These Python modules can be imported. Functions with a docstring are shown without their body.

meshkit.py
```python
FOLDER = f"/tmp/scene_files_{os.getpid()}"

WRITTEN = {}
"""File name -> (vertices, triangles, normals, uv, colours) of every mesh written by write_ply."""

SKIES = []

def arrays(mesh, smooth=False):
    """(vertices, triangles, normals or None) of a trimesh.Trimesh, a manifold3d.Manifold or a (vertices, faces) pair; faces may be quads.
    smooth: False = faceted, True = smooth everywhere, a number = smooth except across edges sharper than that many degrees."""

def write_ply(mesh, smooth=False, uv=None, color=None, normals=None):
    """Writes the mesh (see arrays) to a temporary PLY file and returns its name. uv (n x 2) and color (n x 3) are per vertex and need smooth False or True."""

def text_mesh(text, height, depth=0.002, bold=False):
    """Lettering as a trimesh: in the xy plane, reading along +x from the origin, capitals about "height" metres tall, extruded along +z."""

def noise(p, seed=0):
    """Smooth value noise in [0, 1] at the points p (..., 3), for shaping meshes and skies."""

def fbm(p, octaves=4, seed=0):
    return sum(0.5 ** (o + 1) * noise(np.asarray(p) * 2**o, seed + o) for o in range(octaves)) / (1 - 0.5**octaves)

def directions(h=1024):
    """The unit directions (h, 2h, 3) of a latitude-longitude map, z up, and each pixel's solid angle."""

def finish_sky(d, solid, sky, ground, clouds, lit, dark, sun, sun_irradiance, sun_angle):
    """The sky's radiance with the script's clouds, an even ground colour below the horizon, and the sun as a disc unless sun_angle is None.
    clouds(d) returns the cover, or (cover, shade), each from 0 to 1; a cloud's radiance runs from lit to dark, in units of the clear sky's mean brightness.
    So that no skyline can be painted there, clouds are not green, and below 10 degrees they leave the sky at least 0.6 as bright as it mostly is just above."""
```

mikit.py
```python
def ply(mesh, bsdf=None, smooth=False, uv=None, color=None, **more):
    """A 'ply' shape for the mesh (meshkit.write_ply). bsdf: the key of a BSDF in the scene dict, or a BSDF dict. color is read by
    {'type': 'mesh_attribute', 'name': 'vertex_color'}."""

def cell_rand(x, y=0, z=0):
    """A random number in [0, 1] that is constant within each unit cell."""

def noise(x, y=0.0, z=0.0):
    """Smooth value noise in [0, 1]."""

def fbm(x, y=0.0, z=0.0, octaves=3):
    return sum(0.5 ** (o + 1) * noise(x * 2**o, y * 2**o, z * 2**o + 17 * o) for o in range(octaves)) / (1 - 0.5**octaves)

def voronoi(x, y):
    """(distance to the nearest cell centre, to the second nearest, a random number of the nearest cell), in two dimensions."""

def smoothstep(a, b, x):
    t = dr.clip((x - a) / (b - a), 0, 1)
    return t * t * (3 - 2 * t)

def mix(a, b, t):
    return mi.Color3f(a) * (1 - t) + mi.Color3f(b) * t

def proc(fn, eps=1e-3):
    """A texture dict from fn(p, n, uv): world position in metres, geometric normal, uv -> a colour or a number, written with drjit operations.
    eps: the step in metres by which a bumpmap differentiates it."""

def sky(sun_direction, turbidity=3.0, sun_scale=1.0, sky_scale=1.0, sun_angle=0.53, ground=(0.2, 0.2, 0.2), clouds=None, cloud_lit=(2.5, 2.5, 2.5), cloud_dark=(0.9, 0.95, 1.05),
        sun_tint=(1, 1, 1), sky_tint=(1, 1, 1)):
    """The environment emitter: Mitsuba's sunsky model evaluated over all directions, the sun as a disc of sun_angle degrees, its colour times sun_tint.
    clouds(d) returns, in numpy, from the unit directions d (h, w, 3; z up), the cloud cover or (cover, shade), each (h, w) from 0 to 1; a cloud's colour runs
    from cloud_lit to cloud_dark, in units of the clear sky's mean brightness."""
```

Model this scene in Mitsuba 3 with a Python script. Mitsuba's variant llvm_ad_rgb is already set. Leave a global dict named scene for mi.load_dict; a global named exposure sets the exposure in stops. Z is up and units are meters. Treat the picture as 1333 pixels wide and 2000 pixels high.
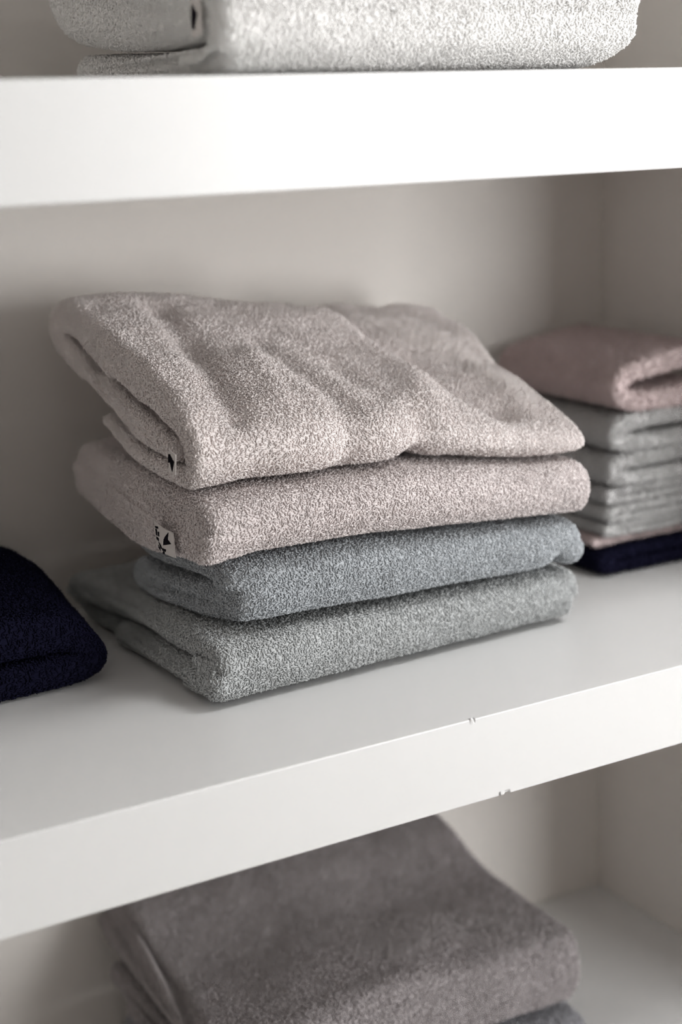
import math
import numpy as np
import drjit as dr
import mitsuba as mi
import shapely
from shapely.geometry import LineString, Polygon, Point
from shapely.ops import unary_union
import mapbox_earcut as earcut
import trimesh
import meshkit
import mikit

T = mi.ScalarTransform4f
scene, labels = {}, {}

# ------------------------------------------------------------------ camera, light, exposure
FOCAL = 3117.2                       # focal length in pixels of a 1333 x 2000 frame
YAW, PITCH, ROLL = np.radians([30.0804, 13.9303, 1.867])
CAM = np.array([0.0, -0.837, 0.40])
FWD = np.array([math.sin(YAW) * math.cos(PITCH), math.cos(YAW) * math.cos(PITCH), -math.sin(PITCH)])
RIGHT = np.array([math.cos(YAW), -math.sin(YAW), 0.0])
DOWN = np.cross(FWD, RIGHT)
UP = -(-math.sin(ROLL) * RIGHT + math.cos(ROLL) * DOWN)
scene['camera'] = {
    'type': 'thinlens', 'to_world': T().look_at(origin=CAM.tolist(), target=(CAM + FWD).tolist(), up=UP.tolist()),
    'fov': math.degrees(2 * math.atan(1333 / 2 / FOCAL)), 'fov_axis': 'x',
    'aperture_radius': 0.0092, 'focus_distance': 1.115, 'near_clip': 0.05, 'far_clip': 50.0}
exposure = 0.12
WINDOW_LIGHT = (9.6, 9.6, 9.6)    # radiance of the daylit window pane
WIN_X, WIN_Y, WIN_Z = (1.25, 2.20), -1.85, (-0.60, 1.22)
LAMP_LIGHT = (14.5, 14.5, 14.5)         # radiance of the ceiling lamp's diffuser
LAMP_X, LAMP_Y = (1.00, 1.65), (-0.80, -0.36)

# ------------------------------------------------------------------ materials
def mat(key, d):
    scene[key] = {'type': 'twosided', 'bsdf': d}
    return key

def terry(key, rgb, vary=0.10):
    a = np.array(rgb)
    def fn(p, n, uv, a=a):
        t = mikit.fbm(p.x * 55, p.y * 55, p.z * 55, octaves=2)
        g = mikit.noise(p.x * 420, p.y * 420, p.z * 420)
        return mi.Color3f(*a.tolist()) * (1 - vary + vary * (t + g))
    return mat(key, {'type': 'diffuse', 'reflectance': mikit.proc(fn)})

def paint(key, rgb, rough, spec=0.5, vary=0.02):
    a = np.array(rgb)
    def fn(p, n, uv, a=a):
        t = mikit.fbm(p.x * 9, p.y * 9, p.z * 9, octaves=3)
        return mi.Color3f(*a.tolist()) * (1 - vary + 2 * vary * t)
    return mat(key, {'type': 'principled', 'base_color': mikit.proc(fn), 'roughness': rough, 'specular': spec})

paint('wall_paint', (0.665, 0.635, 0.605), 0.85, 0.2)
paint('ceiling_paint', (0.80, 0.80, 0.80), 0.9, 0.2)
paint('room_paint', (0.475, 0.462, 0.452), 0.9, 0.2)
paint('shelf_paint', (0.61, 0.612, 0.61), 0.32, 0.5, 0.01)
paint('floor_wood', (0.34, 0.315, 0.29), 0.5, 0.4, 0.15)
paint('frame_paint', (0.75, 0.75, 0.74), 0.4)
M_TAUPE = terry('terry_taupe', (0.80, 0.752, 0.738))
M_PINK = terry('terry_pink', (0.685, 0.635, 0.627))
M_BLUE = terry('terry_blue_grey', (0.44, 0.466, 0.488))
M_GREY = terry('terry_grey', (0.46, 0.475, 0.477))
M_DARK = terry('terry_dark_grey', (0.36, 0.333, 0.338))
M_DARK2 = terry('terry_slate_grey', (0.29, 0.29, 0.31))
M_NAVY = terry('terry_navy', (0.0085, 0.0085, 0.020))
M_WHITE = terry('terry_white', (0.86, 0.856, 0.845), 0.05)
M_CLOTHPINK = terry('terry_dusty_pink', (0.55, 0.455, 0.45))
M_CLOTHGREY = terry('terry_light_grey', (0.47, 0.467, 0.465))
mat('tag_cloth', {'type': 'diffuse', 'reflectance': {'type': 'rgb', 'value': (0.62, 0.585, 0.565)}})
mat('tag_ink', {'type': 'diffuse', 'reflectance': {'type': 'rgb', 'value': (0.012, 0.011, 0.014)}})

# ------------------------------------------------------------------ helpers
def numbered(name):
    if name not in labels and not any(k == name or k.startswith(name + '__') for k in scene):
        return name
    n = 1
    while f'{name}_{n:03d}' in labels or any(k == f'{name}_{n:03d}' or k.startswith(f'{name}_{n:03d}__') for k in scene):
        n += 1
    return f'{name}_{n:03d}'

def put(key, mesh, bsdf, smooth=False, **more):
    scene[key] = mikit.ply(mesh, bsdf, smooth=smooth, **more)
    return key

def box(x0, x1, y0, y1, z0, z1):
    return trimesh.creation.box(bounds=[[x0, y0, z0], [x1, y1, z1]])

def structure(key, mesh, bsdf, label, smooth=False, **more):
    put(key, mesh, bsdf, smooth, **more)
    labels[key] = {'kind': 'structure', 'label': label}

# ------------------------------------------------------------------ the room and the recess
SHELF_T = 0.0                                     # top of the middle shelf is z = 0
BACK, SIDE_R, SIDE_L = 0.404, 1.026, -0.42
Z_FLOOR, Z_CEIL = -1.10, 1.40
RX0, RX1, RY0 = -1.4, 2.50, WIN_Y
structure('wall_back', box(SIDE_L - .05, SIDE_R + .05, BACK, BACK + .06, Z_FLOOR, Z_CEIL), 'wall_paint', 'greige painted back wall of the shelf recess')
structure('wall_right', box(SIDE_R, RX1 + .1, 0.0, BACK, Z_FLOOR, Z_CEIL), 'wall_paint', 'greige side wall of the recess at its right end')
structure('wall_left', box(RX0 - .1, SIDE_L, 0.0, BACK, Z_FLOOR, Z_CEIL), 'wall_paint', 'greige side wall of the recess at its left end')
structure('wall_east', box(RX1, RX1 + .1, RY0, 0.0, Z_FLOOR, Z_CEIL), 'room_paint', 'plain wall of the dressing room')
structure('wall_west', box(RX0 - .1, RX0, RY0, 0.0, Z_FLOOR, Z_CEIL), 'room_paint', 'plain wall of the dressing room')
m = trimesh.util.concatenate([
    box(RX0 - .1, WIN_X[0], RY0 - .1, RY0, Z_FLOOR, Z_CEIL), box(WIN_X[1], RX1 + .1, RY0 - .1, RY0, Z_FLOOR, Z_CEIL),
    box(WIN_X[0], WIN_X[1], RY0 - .1, RY0, Z_FLOOR, WIN_Z[0]), box(WIN_X[0], WIN_X[1], RY0 - .1, RY0, WIN_Z[1], Z_CEIL)])
structure('wall_front', m, 'room_paint', 'plain wall with the window, opposite the shelves')
structure('floor', box(RX0 - .1, RX1 + .1, RY0 - .1, BACK + .06, Z_FLOOR - .06, Z_FLOOR), 'floor_wood', 'wooden floor of the dressing room')
structure('ceiling', box(RX0 - .1, RX1 + .1, RY0 - .1, BACK + .06, Z_CEIL, Z_CEIL + .06), 'ceiling_paint', 'plain ceiling of the dressing room')
wf = trimesh.util.concatenate([
    box(WIN_X[0], WIN_X[0] + .04, RY0 - .07, RY0 - .02, *WIN_Z), box(WIN_X[1] - .04, WIN_X[1], RY0 - .07, RY0 - .02, *WIN_Z),
    box(WIN_X[0] + .04, WIN_X[1] - .04, RY0 - .07, RY0 - .02, WIN_Z[0], WIN_Z[0] + .04), box(WIN_X[0] + .04, WIN_X[1] - .04, RY0 - .07, RY0 - .02, WIN_Z[1] - .04, WIN_Z[1])])
structure('window_1', wf, 'frame_paint', 'white framed window with daylight behind frosted glass')
# the frosted pane gives off the daylight; its front faces the room (+y)
x0, x1, (z0, z1), yy = WIN_X[0] + .04, WIN_X[1] - .04, (WIN_Z[0] + .04, WIN_Z[1] - .04), RY0 - .045
pane = trimesh.Trimesh([[x0, yy, z0], [x1, yy, z0], [x1, yy, z1], [x0, yy, z1]], [[0, 2, 1], [0, 3, 2]], process=False)
put('window_1__pane', pane, 'frame_paint', emitter={'type': 'area', 'radiance': {'type': 'rgb', 'value': WINDOW_LIGHT}})

# a square ceiling lamp in front of the recess, outside the frame
lx, ly = LAMP_X, LAMP_Y
put('ceiling_lamp__housing', trimesh.util.concatenate([
    box(lx[0] - .02, lx[0], ly[0] - .02, ly[1] + .02, Z_CEIL - .045, Z_CEIL - .0005), box(lx[1], lx[1] + .02, ly[0] - .02, ly[1] + .02, Z_CEIL - .045, Z_CEIL - .0005),
    box(lx[0], lx[1], ly[0] - .02, ly[0], Z_CEIL - .045, Z_CEIL - .0005), box(lx[0], lx[1], ly[1], ly[1] + .02, Z_CEIL - .045, Z_CEIL - .0005)]), 'frame_paint')
zl = Z_CEIL - .035
put('ceiling_lamp__diffuser', trimesh.Trimesh([[lx[0], ly[0], zl], [lx[1], ly[0], zl], [lx[1], ly[1], zl], [lx[0], ly[1], zl]], [[0, 2, 1], [0, 3, 2]], process=False),
    'frame_paint', emitter={'type': 'area', 'radiance': {'type': 'rgb', 'value': LAMP_LIGHT}})
labels['ceiling_lamp'] = {'label': 'flat square ceiling lamp above and in front of the shelves', 'category': 'lamp'}

# ------------------------------------------------------------------ shelves: each a board with a front lip board
def lip_mesh(z0, z1, chips):
    """The front board, bevelled, its edges nicked where the photo shows chipped paint."""
    xs = set(np.linspace(SIDE_L, SIDE_R, 30).tolist())
    for c in chips:
        xs |= set((c[0] + np.linspace(-.009, .009, 37)).tolist())
    xs = np.array(sorted(xs))
    b = 0.0009
    prof = np.array([[.016, z1], [.003, z1], [b, z1], [b * .3, z1 - b * .3], [0, z1 - b], [0, z1 - .0035], [0, z0 + .0035], [0, z0 + b], [b * .3, z0 + b * .3], [b, z0], [.003, z0], [.016, z0]])
    V = np.zeros((len(xs), len(prof), 3))
    V[:, :, 0] = xs[:, None]
    V[:, :, 1:] = prof[None]
    for cx, edge, w, dz, dy in chips:
        g = np.exp(-((xs - cx) / w) ** 4)
        ids = (2, 3, 4) if edge > 0 else (7, 8, 9)
        for i in ids:
            V[:, i, 2] += g * dz
            V[:, i, 1] += g * dy
    n, k = len(xs), len(prof)
    f = []
    for j in range(k):
        j2 = (j + 1) % k
        a = np.arange(n - 1)
        A, B, C, D = a * k + j, (a + 1) * k + j, (a + 1) * k + j2, a * k + j2
        f += [np.stack([A, C, B], 1), np.stack([A, D, C], 1)]
    mesh = trimesh.Trimesh(V.reshape(-1, 3), np.vstack(f), process=False)
    return mesh

def shelf(z0, z1, label, chips=()):
    k = numbered('shelf')
    put(k + '__board', box(SIDE_L + .0005, SIDE_R - .0005, .0164, BACK - .0005, z0, z1 - .0001), 'shelf_paint')
    put(k + '__front_board', lip_mesh(z0 - .0002, z1 + .0001, chips), 'shelf_paint')
    labels[k] = {'label': label, 'category': 'shelf'}
    return k

Z_TOP0, Z_TOP1, Z_MID0, Z_LOW = 0.3585, 0.4243, -0.0616, -0.42
shelf(Z_TOP0, Z_TOP1, 'thick white shelf board holding the white towel')
shelf(Z_MID0, 0.0, 'thick white shelf board with chipped front edges under the stack of pink and grey towels',
      [(0.5815, 1, .0011, .0011, -.0007), (0.5842, 1, .0006, -.0012, .0012), (0.6050, -1, .0006, .0016, .0014), (0.6115, -1, .0022, .0009, .0012)])
shelf(Z_LOW - .062, Z_LOW, 'white shelf board holding the dark grey towels')
shelf(0.79, 0.855, 'white shelf board above the white towel')
shelf(-0.905, -0.845, 'white shelf board below the dark grey towels')

# ------------------------------------------------------------------ folded terry cloth
def smooth_path(pts, n=80):
    p = np.asarray(pts, float)
    for _ in range(3):                             # Chaikin, ends kept
        q = np.empty((2 * (len(p) - 1), 2))
        q[0::2] = .75 * p[:-1] + .25 * p[1:]
        q[1::2] = .25 * p[:-1] + .75 * p[1:]
        q[0], q[-1] = p[0], p[-1]
        p = q
    return p

def section(strips):
    """Cross-section of the folded cloth: the union of thick strips (points, thickness), thickness a number or one value per point."""
    parts = []
    for pts, h in strips:
        if np.ndim(h):
            q = smooth_path(np.column_stack([np.asarray(pts, float)[:, 0], np.asarray(pts, float)[:, 1]]))
            w = smooth_path(np.column_stack([np.asarray(h, float), np.zeros(len(h))]))[:, 0]
            d = [Point(*a).buffer(r / 2, 12) for a, r in zip(q, w)]
            parts += [unary_union([d[i], d[i + 1]]).convex_hull for i in range(len(d) - 1)]
        else:
            parts.append(LineString(smooth_path(pts)).buffer(h / 2, 12))
    u = unary_union(parts)
    if u.geom_type != 'Polygon':
        u = max(u.geoms, key=lambda g: g.area)
    u = Polygon(u.exterior).buffer(-.001).buffer(.001)
    if u.geom_type != 'Polygon':
        u = max(u.geoms, key=lambda g: g.area)
    return Polygon(u.exterior)

def ring_of(poly, step):
    line = shapely.geometry.polygon.orient(poly, 1.0).exterior
    n = max(24, int(line.length / step))
    return np.array([line.interpolate(i / n, normalized=True).coords[0] for i in range(n)])

def fold(strips, e0, e1, axis='x', step=.0042, end_r=.008, warp=None, end0=None, end1=None):
    """A folded cloth: its section (a, z) swept along e, its two ends rounded by end_r. end0/end1(a, z): how far each end is pulled in there.
    Returns grid (rings x around), the mesh and the inset caps."""
    poly = section(strips)
    R = ring_of(poly, step)
    nxt, prv = np.roll(R, -1, 0), np.roll(R, 1, 0)
    t = nxt - prv
    t /= np.linalg.norm(t, axis=1, keepdims=True)
    N = np.column_stack([t[:, 1], -t[:, 0]])       # outward for a counter-clockwise ring
    th = np.linspace(0, np.pi / 2, 6)
    ee = [(end_r * (1 - np.sin(a)), 0, end_r * (1 - np.cos(a))) for a in th]
    inner = np.linspace(0, 1, max(8, int((e1 - e0) / step)))[1:-1]
    p0 = end0(R[:, 0], R[:, 1]) if end0 else np.zeros(len(R))
    p1 = end1(R[:, 0], R[:, 1]) if end1 else np.zeros(len(R))
    E0, E1 = e0 + p0, e1 - p1
    rows = []
    for ins, _, de in ee:
        rows.append((R - ins * N, E0 + de))
    for s in inner:
        rows.append((R, (E0 + end_r) * (1 - s) + (E1 - end_r) * s))
    for ins, _, de in ee[::-1]:
        rows.append((R - ins * N, E1 - de))
    G = np.empty((len(rows), len(R), 3))
    for i, (q, e) in enumerate(rows):
        if axis == 'x':
            G[i, :, 0], G[i, :, 1], G[i, :, 2] = e, q[:, 0], q[:, 1]
        else:
            G[i, :, 0], G[i, :, 1], G[i, :, 2] = q[:, 0], e, q[:, 1]
    n, k = G.shape[:2]
    capR = R - end_r * N
    tri = earcut.triangulate_float64(capR, np.array([len(capR)], np.uint32)).reshape(-1, 3)
    inner_poly = Polygon(capR).buffer(0)
    if warp:
        G = warp(G.reshape(-1, 3)).reshape(G.shape)
    a = np.arange(n - 1)[:, None]
    j = np.arange(k)[None]
    j2 = (j + 1) % k
    A, B, C, D = a * k + j, (a + 1) * k + j, (a + 1) * k + j2, a * k + j2
    f = np.vstack([np.stack([A, B, C], -1).reshape(-1, 3), np.stack([A, C, D], -1).reshape(-1, 3)])
    f = np.vstack([f, tri[:, ::-1], tri + (n - 1) * k])
    mesh = trimesh.Trimesh(G.reshape(-1, 3), f, process=False)
    if mesh.volume < 0:
        mesh.invert()
    return {'grid': G, 'mesh': mesh, 'capR': capR, 'ring': R, 'tri': tri, 'axis': axis}

def loop_template():
    """One terry loop: a short bent yarn with tapered ends, two rings of three between them (12 triangles)."""
    cl = np.array([[-.66, 0, -.45], [-.27, .0, .50], [.27, .0, .56], [.70, 0, -.20]])
    V = [cl[0]]
    for i in (1, 2):
        t = cl[i + 1] - cl[i - 1]
        t /= np.linalg.norm(t)
        u = np.array([0, 1.0, 0])
        v = np.cross(t, u)
        V += [cl[i] + .50 * (math.cos(w) * u + math.sin(w) * v) for w in np.arange(3) * np.pi * 2 / 3 + np.pi / 2]
    V = np.array(V + [cl[3]])
    f = []
    for j in range(3):
        a, b = 1 + j, 1 + (j + 1) % 3
        f += [[0, a, b], [a, a + 3, b + 3], [a, b + 3, b], [7, b + 3, a + 3]]
    m = trimesh.Trimesh(V, f, process=False)
    if m.volume < 0:
        m.invert()
    return np.array(m.vertices), np.array(m.faces)
LV, LF = loop_template()

VIEWS = [CAM + RIGHT * a + UP * b + FWD * c for a, b, c in
         ((0, 0, 0), (-.30, 0, 0), (.30, 0, 0), (0, .22, 0), (0, -.20, 0))]
PENDING = []

def pile(key, part, piece, bsdf, size=.0022, pitch=.0026, seed=0, lean=0.35, length=1.9, wild=.5):
    """Scatter terry loops over the piece: jittered on its grid and over its two caps."""
    PENDING.append((key + '__' + part, piece, bsdf, size, pitch, seed, lean, length, wild))

def pile_points(piece, pitch, seed):
    rng = np.random.default_rng(seed)
    G = piece['grid']
    n, k = G.shape[:2]
    Gc = np.concatenate([G, G[:, :1]], 1)
    l_e = np.linalg.norm(np.diff(G, axis=0), axis=2).mean(1)
    l_r = np.linalg.norm(np.diff(Gc, axis=1), axis=2).mean(0)
    ce, cr = np.concatenate([[0], np.cumsum(l_e)]), np.concatenate([[0], np.cumsum(l_r)])
    ne, nr = int(ce[-1] / pitch), int(cr[-1] / pitch)
    u, v = np.meshgrid((np.arange(ne) + .5) / ne, (np.arange(nr) + .5) / nr, indexing='ij')
    u = np.clip(u + rng.uniform(-.42, .42, u.shape) / ne, 0, 1).ravel()
    v = ((v + rng.uniform(-.42, .42, v.shape) / nr) % 1).ravel()
    ie, ir = np.interp(u * ce[-1], ce, np.arange(n)), np.interp(v * cr[-1], cr, np.arange(k + 1))
    i, j = np.minimum(ie.astype(int), n - 2), np.minimum(ir.astype(int), k - 1)
    s, t = (ie - i)[:, None], (ir - j)[:, None]
    a, b, c, d = Gc[i, j], Gc[i + 1, j], Gc[i + 1, j + 1], Gc[i, j + 1]
    P = a * (1 - s) * (1 - t) + b * s * (1 - t) + c * s * t + d * (1 - s) * t
    de, du = (b - a) * (1 - t) + (d - c) * -t, (d - a) * (1 - s) + (c - b) * s
    Nn = np.cross(de, du)
    out = [(P, Nn, du)]
    # caps
    tri = piece['tri']
    for row, sgn in ((0, -1), (n - 1, 1)):
        V = G[row][tri]
        cr_ = np.cross(V[:, 1] - V[:, 0], V[:, 2] - V[:, 0])
        ar = np.linalg.norm(cr_, axis=1) / 2
        m = int(ar.sum() / (pitch * pitch) * 1.15)
        if m < 2:
            continue
        pick = rng.choice(len(tri), m, p=ar / ar.sum())
        r1, r2 = np.sqrt(rng.random(m))[:, None], rng.random(m)[:, None]
        Q = V[pick, 0] * (1 - r1) + V[pick, 1] * r1 * (1 - r2) + V[pick, 2] * r1 * r2
        nn = np.zeros((m, 3))
        nn[:, 0 if piece['axis'] == 'x' else 1] = sgn
        dd = np.zeros((m, 3))
        dd[:, 1 if piece['axis'] == 'x' else 0] = 1
        out.append((Q, nn, dd))
    P, Nn, D = (np.vstack([o[q] for o in out]) for q in range(3))
    Nn /= np.maximum(np.linalg.norm(Nn, axis=1, keepdims=True), 1e-12)
    # the grid's own winding: outward is the side the mesh's normals take
    m = piece['mesh']
    vn = np.array(m.face_normals[:1])[0]
    f0 = m.faces[0]
    tri0 = m.vertices[f0]
    return P, Nn, D, len(out[0][0])

def grow_piles():
    solid = {'type': 'scene'}
    for i, (k, d) in enumerate([(k, d) for k, d in scene.items() if isinstance(d, dict) and d.get('type') == 'ply' and 'emitter' not in d]):
        solid[f's{i}'] = {'type': 'ply', 'filename': d['filename'], 'face_normals': True}
    world = mi.load_dict(solid)
    total = 0
    for key, piece, bsdf, size, pitch, seed, lean, length, wild in PENDING:
        rng = np.random.default_rng(seed + 77)
        P, N, D, ng = pile_points(piece, pitch, seed)
        # orient the normals outward: compare with the nearest mesh face by the sign found on the grid
        if piece.get('flip'):
            N[:ng] *= -1
        seen = np.zeros(len(P), bool)
        O = P + N * .0016
        for c in VIEWS:
            d = c - O
            dist = np.linalg.norm(d, axis=1)
            d /= dist[:, None]
            ray = mi.Ray3f(mi.Point3f(*[np.ascontiguousarray(O[:, q]) for q in range(3)]), mi.Vector3f(*[np.ascontiguousarray(d[:, q]) for q in range(3)]))
            ray.maxt = mi.Float(dist - .02)
            hit = np.array(world.ray_test(ray))
            proj = np.column_stack([d @ RIGHT, d @ UP, d @ FWD])
            facing = (d * N).sum(1) > -.35
            v = P - c
            # a wide view cone round the photograph's own frame
            w = np.column_stack([(P - CAM) @ RIGHT, (P - CAM) @ UP, (P - CAM) @ FWD])
            cone = (np.abs(w[:, 0] / w[:, 2]) < .27) & (np.abs(w[:, 1] / w[:, 2]) < .37)
            seen |= ~hit & facing & cone
        P, N, D = P[seen], N[seen], D[seen]
        m = len(P)
        # loop directions: a coherent nap with scatter
        D = D - (D * N).sum(1, keepdims=True) * N
        D /= np.maximum(np.linalg.norm(D, axis=1, keepdims=True), 1e-9)
        B = np.cross(N, D)
        ang = (meshkit.fbm(P * 38, 2, seed) - .5) * 4.5 + rng.normal(0, wild, m)
        X = D * np.cos(ang)[:, None] + B * np.sin(ang)[:, None]
        Nn = N + lean * (rng.normal(0, .6, (m, 1)) * X + rng.normal(0, .6, (m, 1)) * np.cross(N, X))
        Nn /= np.linalg.norm(Nn, axis=1, keepdims=True)
        X = X - (X * Nn).sum(1, keepdims=True) * Nn
        X /= np.linalg.norm(X, axis=1, keepdims=True)
        Y = np.cross(Nn, X)
        sc = size * rng.uniform(.75, 1.25, (m, 1, 1))
        ln = length * rng.uniform(.75, 1.3, (m, 1, 1))
        hh = rng.uniform(.8, 1.25, (m, 1, 1))
        L = LV[None]
        V = P[:, None] + sc * (L[:, :, :1] * ln * X[:, None] + L[:, :, 1:2] * Y[:, None] + L[:, :, 2:] * hh * Nn[:, None])
        F = (LF[None] + (np.arange(m) * len(LV))[:, None, None]).reshape(-1, 3)
        put(key, trimesh.Trimesh(V.reshape(-1, 3), F, process=False), bsdf, smooth=True)
        labels[key] = {'kind': 'stuff'}
        total += len(F)
    print('pile triangles', total)

def towel(name, piece, bsdf, label, category='towel', group=None, part='body', **pile_args):
    k = numbered(name)
    labels[k] = {'label': label, 'category': category}
    if group:
        labels[k]['group'] = group
    put(k + '__' + part, piece['mesh'], bsdf, smooth=50)
    # does the grid's cross product point outward?
    G = piece['grid']
    i, n = G.shape[0] // 2, G.shape[1]
    c = np.cross(G[i + 1] - G[i], np.roll(G[i], -1, 0) - G[i])
    R = piece['ring']
    t = np.roll(R, -1, 0) - np.roll(R, 1, 0)
    out2 = np.column_stack([t[:, 1], -t[:, 0]])
    q = c[:, [1, 2]] if piece['axis'] == 'x' else c[:, [0, 2]]
    piece['flip'] = (q * out2).sum() < 0
    if pile_args:
        pile(k, 'terry_pile', piece, bsdf, **pile_args)
    return k

def lerp_pts(x, xs, ys):
    return np.interp(x, xs, ys)

def sstep(a, b, x):
    t = np.clip((x - a) / (b - a), 0, 1)
    return t * t * (3 - 2 * t)

def square_front(P, yc, zc, r, n=3.0):
    """Make a round fold at the front (towards -y) squarer."""
    dy, dz = (yc - P[:, 1]) / r, (P[:, 2] - zc) / r
    rho = np.sqrt(dy ** 2 + dz ** 2)
    on = (dy > 0) & (rho > 1e-6)
    s = np.where(on, rho / np.maximum((np.abs(dy) ** n + np.abs(dz) ** n) ** (1 / n), 1e-9), 1)
    P[:, 1] = yc - dy * r * s
    P[:, 2] = zc + dz * r * s * 1.0
    P[:, 2] = np.where(on, np.clip(P[:, 2], zc - r, zc + r), P[:, 2])
    return P

def wrinkle(P, seed, amp, freq=(14, 14, 14)):
    return amp * (meshkit.fbm(P * np.array(freq), 3, seed) - .5) * 2

FINE = dict(size=.00142, pitch=.00172, length=1.35, wild=.85, lean=.5)
# interfaces of the main stack (z between one towel and the next), as functions of x and y
def Z1(x, y): return lerp_pts(x, [.44, .55, .66, .745, .79], [.0490, .0505, .0500, .0478, .043]) - .002 * sstep(.15, .37, y)
def Z2(x, y): return lerp_pts(x, [.44, .485, .568, .657, .72, .79], [.0985, .1045, .1040, .0975, .0925, .087]) - .006 * sstep(.15, .22, y) + .022 * sstep(.22, .36, y) * sstep(.62, .48, x)
def Z3(x, y): return lerp_pts(x, [.44, .487, .57, .613, .635, .66, .73, .79], [.152, .1555, .1535, .1535, .151, .148, .1385, .1375]) + .002 * sstep(.15, .37, y) + .010 * sstep(.25, .36, y) * sstep(.62, .48, x)

def stack_warp(lo, hi, h, yoff, bulge=0.0, seed=1, amp=.0015, n=3.0, notch=0.0):
    """Local section: z from 0 to h, front fold at y = 0 .. depth. Places it between the interfaces lo and hi."""
    def warp(P):
        P = P.copy()
        P = square_front(P, h / 2, h / 2, h / 2, n)
        x, y = P[:, 0], P[:, 1]
        w = P[:, 2] / h
        yw = y + yoff(x) if callable(yoff) else y + yoff
        yw = yw - bulge * np.exp(-((y - .0) / .02) ** 2) * np.sin(np.pi * np.clip(w, 0, 1))
        zl, zh = lo(x, yw) + .0016, hi(x, yw) - .0016
        zl = zl + notch * np.exp(-((x - .7485) / .0085) ** 2) * np.exp(-(y / .04) ** 2)
        Q = np.column_stack([x, yw, zl + w * (zh - zl)])
        d = wrinkle(Q, seed, amp, (22, 22, 30))
        Q[:, 1] += d * np.exp(-(y / .03) ** 2) * 2.0
        Q[:, 0] += wrinkle(Q, seed + 5, amp * 2.0, (15, 25, 40)) * (np.abs(x - .615) > .12)
        return Q
    return warp

ZERO = lambda x, y: np.full(np.shape(x), .0010)

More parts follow.
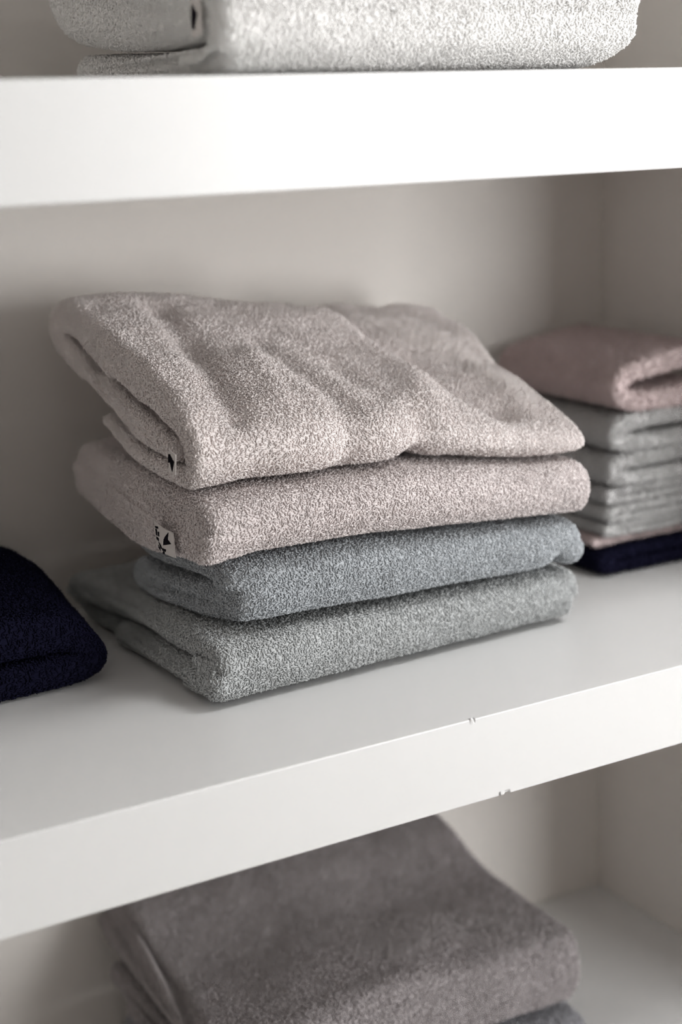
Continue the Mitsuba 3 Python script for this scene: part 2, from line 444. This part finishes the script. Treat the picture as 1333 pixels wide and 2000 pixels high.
# --- bottom grey towel (T4): open C, lower layer stops short, back curl set in
h = .048
t4 = fold([([(.165, .0105), (.014, .0105), (.005, .024), (.014, .0368), (.225, .0368), (.254, .033), (.258, .016), (.238, .0105), (.196, .0105)],
            [.0205, .0205, .0225, .0215, .0220, .022, .019, .0185, .018])],
          .4475, .779, warp=stack_warp(ZERO, Z1, h, lambda x: .113 + .05 * (x - .4475), .001, 3),
          end_r=.0070, end0=lambda a, z: .010 * (a > .18) * (z < .024) - .010 * sstep(.12, .24, a) + .002 * (z > .024) - .004 * (a < .05) * (z < .024),
          end1=lambda a, z: .006 * (z < .022) + .002)
towel('folded_towel', t4, M_GREY, 'mid grey folded terry towel, lowest of the tall stack on the middle shelf', seed=1, **FINE)

# --- blue grey towel (T3)
h = .052
t3 = fold([([(.125, .0140), (.018, .0140), (.006, .027), (.016, .0425), (.145, .0425)], [.0265, .0265, .024, .0170, .0165])],
          .462, .773, warp=stack_warp(Z1, Z2, h, lambda x: .123 + .014 * np.exp(-((x - .455) / .024) ** 2) - .007 * sstep(.5, .6, x) + .004 * sstep(.7, .78, x), .002, 8, notch=.009),
          end_r=.0065, end0=lambda a, z: np.where(z < .030, -.006 * sstep(.02, .10, a) + .012 * np.exp(-(a / .03) ** 2), .004 - .006 * sstep(.06, .12, a)),
          end1=lambda a, z: .003 * (z > .026))
towel('folded_towel', t3, M_BLUE, 'blue-grey folded terry towel, second from the bottom of the tall stack', seed=2, **FINE)

# --- pink towel (T2)
h = .050
t2 = fold([([(.22, .0115), (.014, .0115), (.005, .025), (.014, .0385), (.21, .0385), (.228, .025), (.20, .0135)],
            [.0215, .0215, .024, .0215, .0220, .020, .018])],
          .4420, .774, warp=stack_warp(Z2, Z3, h, lambda x: .112 - .004 * sstep(.45, .6, x) + .008 * sstep(.6, .78, x), .003, 14, n=2.6),
          end_r=.0075, end0=lambda a, z: .004 * (z > .025) - .004 * sstep(.1, .2, a))
k_t2 = towel('folded_towel', t2, M_PINK, 'dusty pink folded terry towel, third up in the tall stack, straight front fold', seed=3, **FINE)

# --- top taupe towel (T1): draped, higher at the back, open loop at the left end
def t1_warp(P):
    P = P.copy()
    x, y, z = P[:, 0], P[:, 1], P[:, 2]
    zl = np.interp(y, [.10, .12, .15, .20, .26, .31, .36, .40], [.200, .214, .2265, .235, .245, .262, .262, .25])
    zr = np.interp(y, [.10, .12, .14, .186, .235, .27, .30, .333, .38, .40], [.150, .156, .1634, .180, .193, .213, .223, .2326, .237, .232])
    t = np.clip((x - .445) / .34, 0, 1)
    zb = Z3(x, y) + .0014
    k = (1 - t) + t * (zr - .138) / (zl - .155)
    Q = np.column_stack([x, y, zb + (z - .1555) * k])
    up = sstep(.0, .030, z - .17) * sstep(.115, .135, y)
    front = np.exp(-((y - .125) / .035) ** 2)
    for pts, wid, amp in (([(.500, .30), (.500, .25), (.483, .17), (.478, .12)], .0125, -.0110), ([(.445, .25), (.446, .16), (.450, .12)], .012, .0040),
                          ([(.640, .330), (.655, .297), (.668, .262), (.690, .205), (.715, .160)], .020, -.0130), ([(.640, .275), (.655, .235), (.665, .190), (.640, .140)], .019, .0085),
                          ([(.555, .24), (.560, .19), (.572, .14)], .010, -.0050), ([(.535, .21), (.520, .15)], .012, .0045), ([(.72, .30), (.745, .22), (.75, .17)], .014, .004),
                          ([(.56, .37), (.60, .33), (.65, .34)], .020, -.006), ([(.60, .20), (.605, .15)], .012, -.004)):
        Q[:, 2] += up * amp * np.exp(-(near_line(x, y, pts) / wid) ** 2)
    Q[:, 2] += up * wrinkle(Q, 21, .0050, (20, 20, 4))
    # the front hangs lower and further out left of the crease, and is tucked back right of it
    Q[:, 1] += front * (-.006 * np.exp(-((x - .520) / .035) ** 2) + .005 * np.exp(-((x - .563) / .010) ** 2) - .004 * np.exp(-((x - .590) / .016) ** 2) + .007 * np.exp(-((x - .628) / .014) ** 2))
    Q[:, 1] += front * wrinkle(Q, 25, .004, (26, 4, 10))
    low = sstep(.185, .158, z)
    Q[:, 2] += low * front * (.006 * np.exp(-((x - .624) / .011) ** 2) + .002 * np.exp(-((x - .66) / .02) ** 2))
    return Q

def near_line(x, y, pts):
    p = smooth_path(pts)
    d = np.full(np.shape(x), 9.0)
    for a, b in zip(p[:-1], p[1:]):
        u = b - a
        t = np.clip(((x - a[0]) * u[0] + (y - a[1]) * u[1]) / (u @ u), 0, 1)
        d = np.minimum(d, np.hypot(x - a[0] - t * u[0], y - a[1] - t * u[1]))
    return d

t1 = fold([([(.298, .1740), (.255, .1640), (.16, .1618), (.136, .1630), (.129, .182), (.143, .204), (.19, .2145), (.24, .2265), (.30, .2480), (.335, .249), (.365, .240), (.352, .221), (.30, .204), (.24, .187), (.19, .1805), (.160, .1785)],
            [.0095, .0115, .0115, .015, .024, .027, .033, .034, .029, .025, .022, .022, .024, .023, .0145, .012])],
          .440, .776, warp=t1_warp, end_r=.0055,
          end0=lambda a, z: .004 - .003 * sstep(.25, .36, a) + .008 * np.exp(-((a - .29) / .06) ** 2) * (z < .215) - .003 * (z > .2))
k_t1 = towel('folded_towel', t1, M_TAUPE, 'pale pinkish taupe towel, topmost of the tall stack, rumpled, with an open fold', seed=4, **FINE)

# --- white towel on the top shelf
def white_warp(P):
    P = P.copy()
    x, y, z = P[:, 0], P[:, 1], P[:, 2]
    P = square_front(P, .05 + .062, .4243 + .062, .062, 2.4)
    P[:, 1] += wrinkle(P, 31, .004, (18, 6, 14)) * np.exp(-((y - .05) / .05) ** 2)
    P[:, 2] += .055 * (P[:, 1] - .16) * np.clip((z - zb) / .022, 0, 1) * sstep(zb + .09, zb + .05, z) + .0008
    P[:, 0] += wrinkle(P, 35, .004, (10, 14, 25))
    P[:, 2] += wrinkle(P, 37, .003, (14, 14, 2)) * sstep(.46, .5, z)
    return P
zb = .4250
tw = fold([([(.300, zb + .0080), (.085, zb + .0080), (.060, zb + .03), (.058, zb + .062), (.066, zb + .100), (.10, zb + .110), (.31, zb + .108)],
            [.016, .016, .021, .024, .026, .030, .030]),
           ([(.066, zb + .058), (.12, zb + .0475), (.285, zb + .0485), (.325, zb + .060)], [.045, .054, .057, .042])],
          .446, .764, warp=white_warp, end_r=.0095,
          end0=lambda a, z: np.where(z < zb + .0185, .004, -.004 + .004 * sstep(.3, .37, a)), end1=lambda a, z: .022 * sstep(zb + .03, zb + .0, z))
k_w = towel('folded_towel', tw, M_WHITE, 'fluffy white folded towel on the top shelf', seed=5, size=.0014, pitch=.0018, length=1.5, wild=1.4, lean=.9)

# --- dark grey towels on the lower shelf
def Zd(x, y): return -.358 + .004 * np.sin((x - .5) * 9) - .004 * sstep(.6, .8, x)
def dark_top_warp(P):
    P = P.copy()
    h = .064
    P = square_front(P, h / 2, h / 2, h / 2, 2.5)
    x, y, w = P[:, 0], P[:, 1] + .138, P[:, 2] / h
    hi = -.283 + .032 * sstep(.25, .37, y) + .012 * np.exp(-((x - .60) / .09) ** 2)
    zl = Zd(x, y) + .0012
    Q = np.column_stack([x, y, zl + w * (hi - zl)])
    up = sstep(.5, .9, w)
    Q[:, 2] += up * wrinkle(Q, 41, .006, (15, 15, 3))
    Q[:, 1] += np.exp(-((y - .138) / .04) ** 2) * wrinkle(Q, 43, .005, (24, 4, 8))
    return Q
td1 = fold([([(.20, .0082), (.02, .0082), (.005, .026), (.006, .038), (.018, .0535), (.24, .0540), (.255, .046), (.235, .0385), (.045, .0385)], [.0145, .0145, .016, .017, .0185, .0175, .014, .0125, .0120]),
            ([(.045, .0233), (.215, .0233)], .0125), ([(.03, .0233), (.035, .036)], .012)],
           .460, .786, warp=dark_top_warp, end_r=.0055,
           end0=lambda a, z: np.select([z > .0455, z > .0310, z > .0160], [.004, -.004, -.010], -.003) - .006 * sstep(.1, .24, a) - .008 * sstep(.13, .02, a))
towel('folded_towel', td1, M_DARK, 'large dark grey folded towel, upper one on the lower shelf', seed=6, size=.0016, pitch=.0021, length=1.4, wild=1.0)
hd = .058
td2 = fold([([(.20, .0145), (.012, .0145), (.004, .029), (.012, .0435), (.21, .0435), (.235, .03), (.20, .016)], .027)],
           .462, .797, warp=lambda P: np.column_stack([P[:, 0], square_front(P.copy(), .029, .029, .029)[:, 1] + .142,
                                                       (Z_LOW + .0012) + P[:, 2] / hd * (Zd(P[:, 0], P[:, 1]) - .0012 - Z_LOW - .0012)]),
           end_r=.011)
towel('folded_towel', td2, M_DARK2, 'slate grey folded towel underneath the large dark grey towel', seed=7, size=.0016, pitch=.0021, length=1.4, wild=1.0)

# --- navy towel at the left of the middle shelf: folds run front to back, closed end to the right
def navy_warp(P):
    P = P.copy()
    x, y, z = P[:, 0], P[:, 1], P[:, 2]
    f = sstep(.20, .34, y)
    k = .86 + .30 * f
    k = k * (1 - .25 * sstep(.36, .41, x) * (1 - f))
    P[:, 2] = .0012 + z * k
    P[:, 0] += .006
    P[:, 0] += wrinkle(P, 51, .004, (10, 16, 20))
    P[:, 2] += sstep(.03, .06, z) * wrinkle(P, 53, .004, (14, 14, 4))
    return P
tn = fold([([(.10, .0145), (.36, .0145), (.386, .018), (.392, .032), (.380, .048), (.34, .0525), (.10, .0545)], [.027, .027, .025, .022, .029, .037, .037])],
          .214, .372, axis='y', warp=navy_warp, end_r=.0075)
towel('folded_towel', tn, M_NAVY, 'navy blue folded towel left of the tall stack', seed=8, size=.0015, pitch=.0020, length=1.5, wild=1.0)

# --- small cloths at the right of the middle shelf
def cloth(z0, z1, x0, x1, y0, y1, bsdf, label, seed, hollow=.2, lift=0.0, name='face_cloth', rise=0.0):
    hh = z1 - z0
    t = hh * (1 - hollow) / 2
    c = t / 2
    pts = [(x1 - .004, c), (x0 + hh * .45, c), (x0 + c, hh * .5), (x0 + hh * .45, hh - c), (x1 - .012, hh - c)]
    def warp(P):
        P = P.copy()
        w = P[:, 2] / hh
        P[:, 2] = z0 + P[:, 2] + w * rise * sstep(x0, x1, P[:, 0])
        P[:, 2] += lift * w * np.exp(-((P[:, 0] - x0 - .05) / .03) ** 2)
        P[:, 1] += wrinkle(P, seed, .003, (30, 8, 30))
        P[:, 0] += wrinkle(P, seed + 3, .002, (12, 20, 30))
        return P
    p = fold([(pts, t)], y0, y1, axis='y', step=.0035, end_r=min(.0045, t * .42), warp=warp)
    return towel(name, p, bsdf, label, 'face cloth', seed=seed, size=.0017, pitch=.0030, length=1.5, wild=1.0)

zz = .0006
cloth(.0018, .0236, .862, .990, .208, .352, M_NAVY, 'navy folded face cloth at the bottom of the small stack at right', 61, .08)
cloth(.0245, .0325, .868, .996, .222, .372, M_CLOTHPINK, 'thin pink folded cloth just above the navy cloth in the small stack', 62, .1)
cloth(.0335, .0448, .875, .998, .216, .372, M_CLOTHGREY, 'thin light grey folded cloth resting on the thin pink one', 63, .12)
cloth(.0458, .0610, .876, .996, .214, .374, M_CLOTHGREY, 'light grey folded cloth in the small stack, second grey one up', 64, .14)
cloth(.0620, .0765, .877, .998, .217, .374, M_CLOTHGREY, 'light grey folded cloth in the small stack, third grey one up', 65, .14)
cloth(.0775, .1070, .876, .997, .213, .375, M_CLOTHGREY, 'thick light grey folded cloth, second grey one from the top of the small stack', 66, .16)
cloth(.1080, .1425, .876, .997, .212, .375, M_CLOTHGREY, 'thick light grey folded cloth directly under the top pink cloth', 67, .20)
cloth(.1435, .1870, .876, .988, .208, .378, M_CLOTHPINK, 'dusty pink folded cloth with an open loop on top of the small stack', 68, .30, rise=.010)

# ------------------------------------------------------------------ woven tags sewn in at the left ends of three towels
def tag_mesh(w, hgt, bend, t=.0006, n=8):
    """A little folded label: a bent strip in its own x (out of the fold) / z frame."""
    u = np.linspace(0, 1, n)
    cx, cy = u * w, bend * np.sin(u * np.pi)
    V, f = [], []
    for s in (0, 1):
        for i in range(n):
            for q in (0, 1):
                V.append([cx[i], cy[i] + (t if s else 0), (q - .5) * hgt * (1 - .12 * u[i])])
    V = np.array(V)
    def idx(s, i, q): return s * 2 * n + i * 2 + q
    for i in range(n - 1):
        for s in (0, 1):
            a, b, c, d = idx(s, i, 0), idx(s, i + 1, 0), idx(s, i + 1, 1), idx(s, i, 1)
            f += [[a, b, c], [a, c, d]] if s == 0 else [[a, c, b], [a, d, c]]
        for q in (0, 1):
            a, b, c, d = idx(0, i, q), idx(0, i + 1, q), idx(1, i + 1, q), idx(1, i, q)
            f += [[a, c, b], [a, d, c]] if q == 0 else [[a, b, c], [a, c, d]]
    for i in (0, n - 1):
        a, b, c, d = idx(0, i, 0), idx(0, i, 1), idx(1, i, 1), idx(1, i, 0)
        f += [[a, b, c], [a, c, d]]
    m = trimesh.Trimesh(V, f, process=False)
    m.fix_normals()
    return m

def frame_at(origin, out, up):
    """4x4 with local x along 'out', z along 'up'."""
    x = np.array(out, float); x /= np.linalg.norm(x)
    z = np.array(up, float); z -= (z @ x) * x; z /= np.linalg.norm(z)
    m = np.eye(4)
    m[:3, 0], m[:3, 1], m[:3, 2], m[:3, 3] = x, np.cross(z, x), z, origin
    return m

def add_tag(k, origin, out, up, w, hgt, bend, marks):
    m = frame_at(origin, out, up)
    tm = tag_mesh(w, hgt, bend)
    tm.apply_transform(m)
    put(k + '__tag', tm, 'tag_cloth', smooth=30)
    labels[k + '__tag'] = {'label': 'small off-white woven tag with black marks'}
    polys = []
    for mk in marks:                                # outlines in (u, v): fractions of the tag's width and height
        p = Polygon(mk).buffer(0)
        e = trimesh.creation.extrude_polygon(p, 1.0, engine='earcut').subdivide()
        v = np.array(e.vertices)
        u, q, s = v[:, 0], v[:, 1], v[:, 2]
        yb = bend * np.sin(np.clip(u, 0, 1) * np.pi)
        e.vertices = np.column_stack([u * w, yb - .00035 + s * .0004 if bend >= 0 else yb - .00035 + s * .0004, q * hgt])
        e.apply_transform(m)
        polys.append(e)
    put(k + '__tag__print', trimesh.util.concatenate(polys), 'tag_ink')
    labels[k + '__tag__print'] = {'label': 'black print'}

TRI = [(.56, -.16), (.90, .02), (.78, .13), (.84, .40), (.70, .22), (.60, .06)]
LETTERS = [[(.10, .30), (.34, .40), (.35, .33), (.16, .25)], [(.12, .22), (.22, .24), (.22, .02), (.12, .0)], [(.30, .20), (.38, .22), (.36, .06), (.29, .05)],
           [(.12, -.06), (.30, -.04), (.30, -.13), (.13, -.15)], [(.26, -.16), (.40, -.22), (.46, -.34), (.38, -.36)], [(.48, -.30), (.66, -.27), (.62, -.37), (.47, -.38)],
           [(.22, -.30), (.34, -.38), (.34, -.46), (.22, -.40)], [(.50, -.40), (.58, -.40), (.56, -.48), (.48, -.48)]]
add_tag(k_t2, (.4345, .1770, .1175), (.03, -1, -.10), (-.1, .1, 1), .0300, .0215, -.0020, [TRI] + LETTERS)
add_tag(k_t1, (.4365, .1500, .1770), (-.10, -1, -.25), (0, .2, 1), .0140, .0175, -.0020, [[(.35, -.12), (.62, -.02), (.80, -.36), (.92, .10), (.60, .34), (.34, .24)]])
add_tag(k_w, (.4390, .0830, .4600), (-.10, -1, .0), (0, .1, 1), .0170, .0230, -.0025, [[(.35, -.22), (.62, -.30), (.85, .10), (.58, .36), (.44, .10)]])

grow_piles()
tris = sum(len(meshkit.WRITTEN[d['filename']][1]) for d in scene.values() if isinstance(d, dict) and d.get('type') == 'ply')
print('triangles', tris)
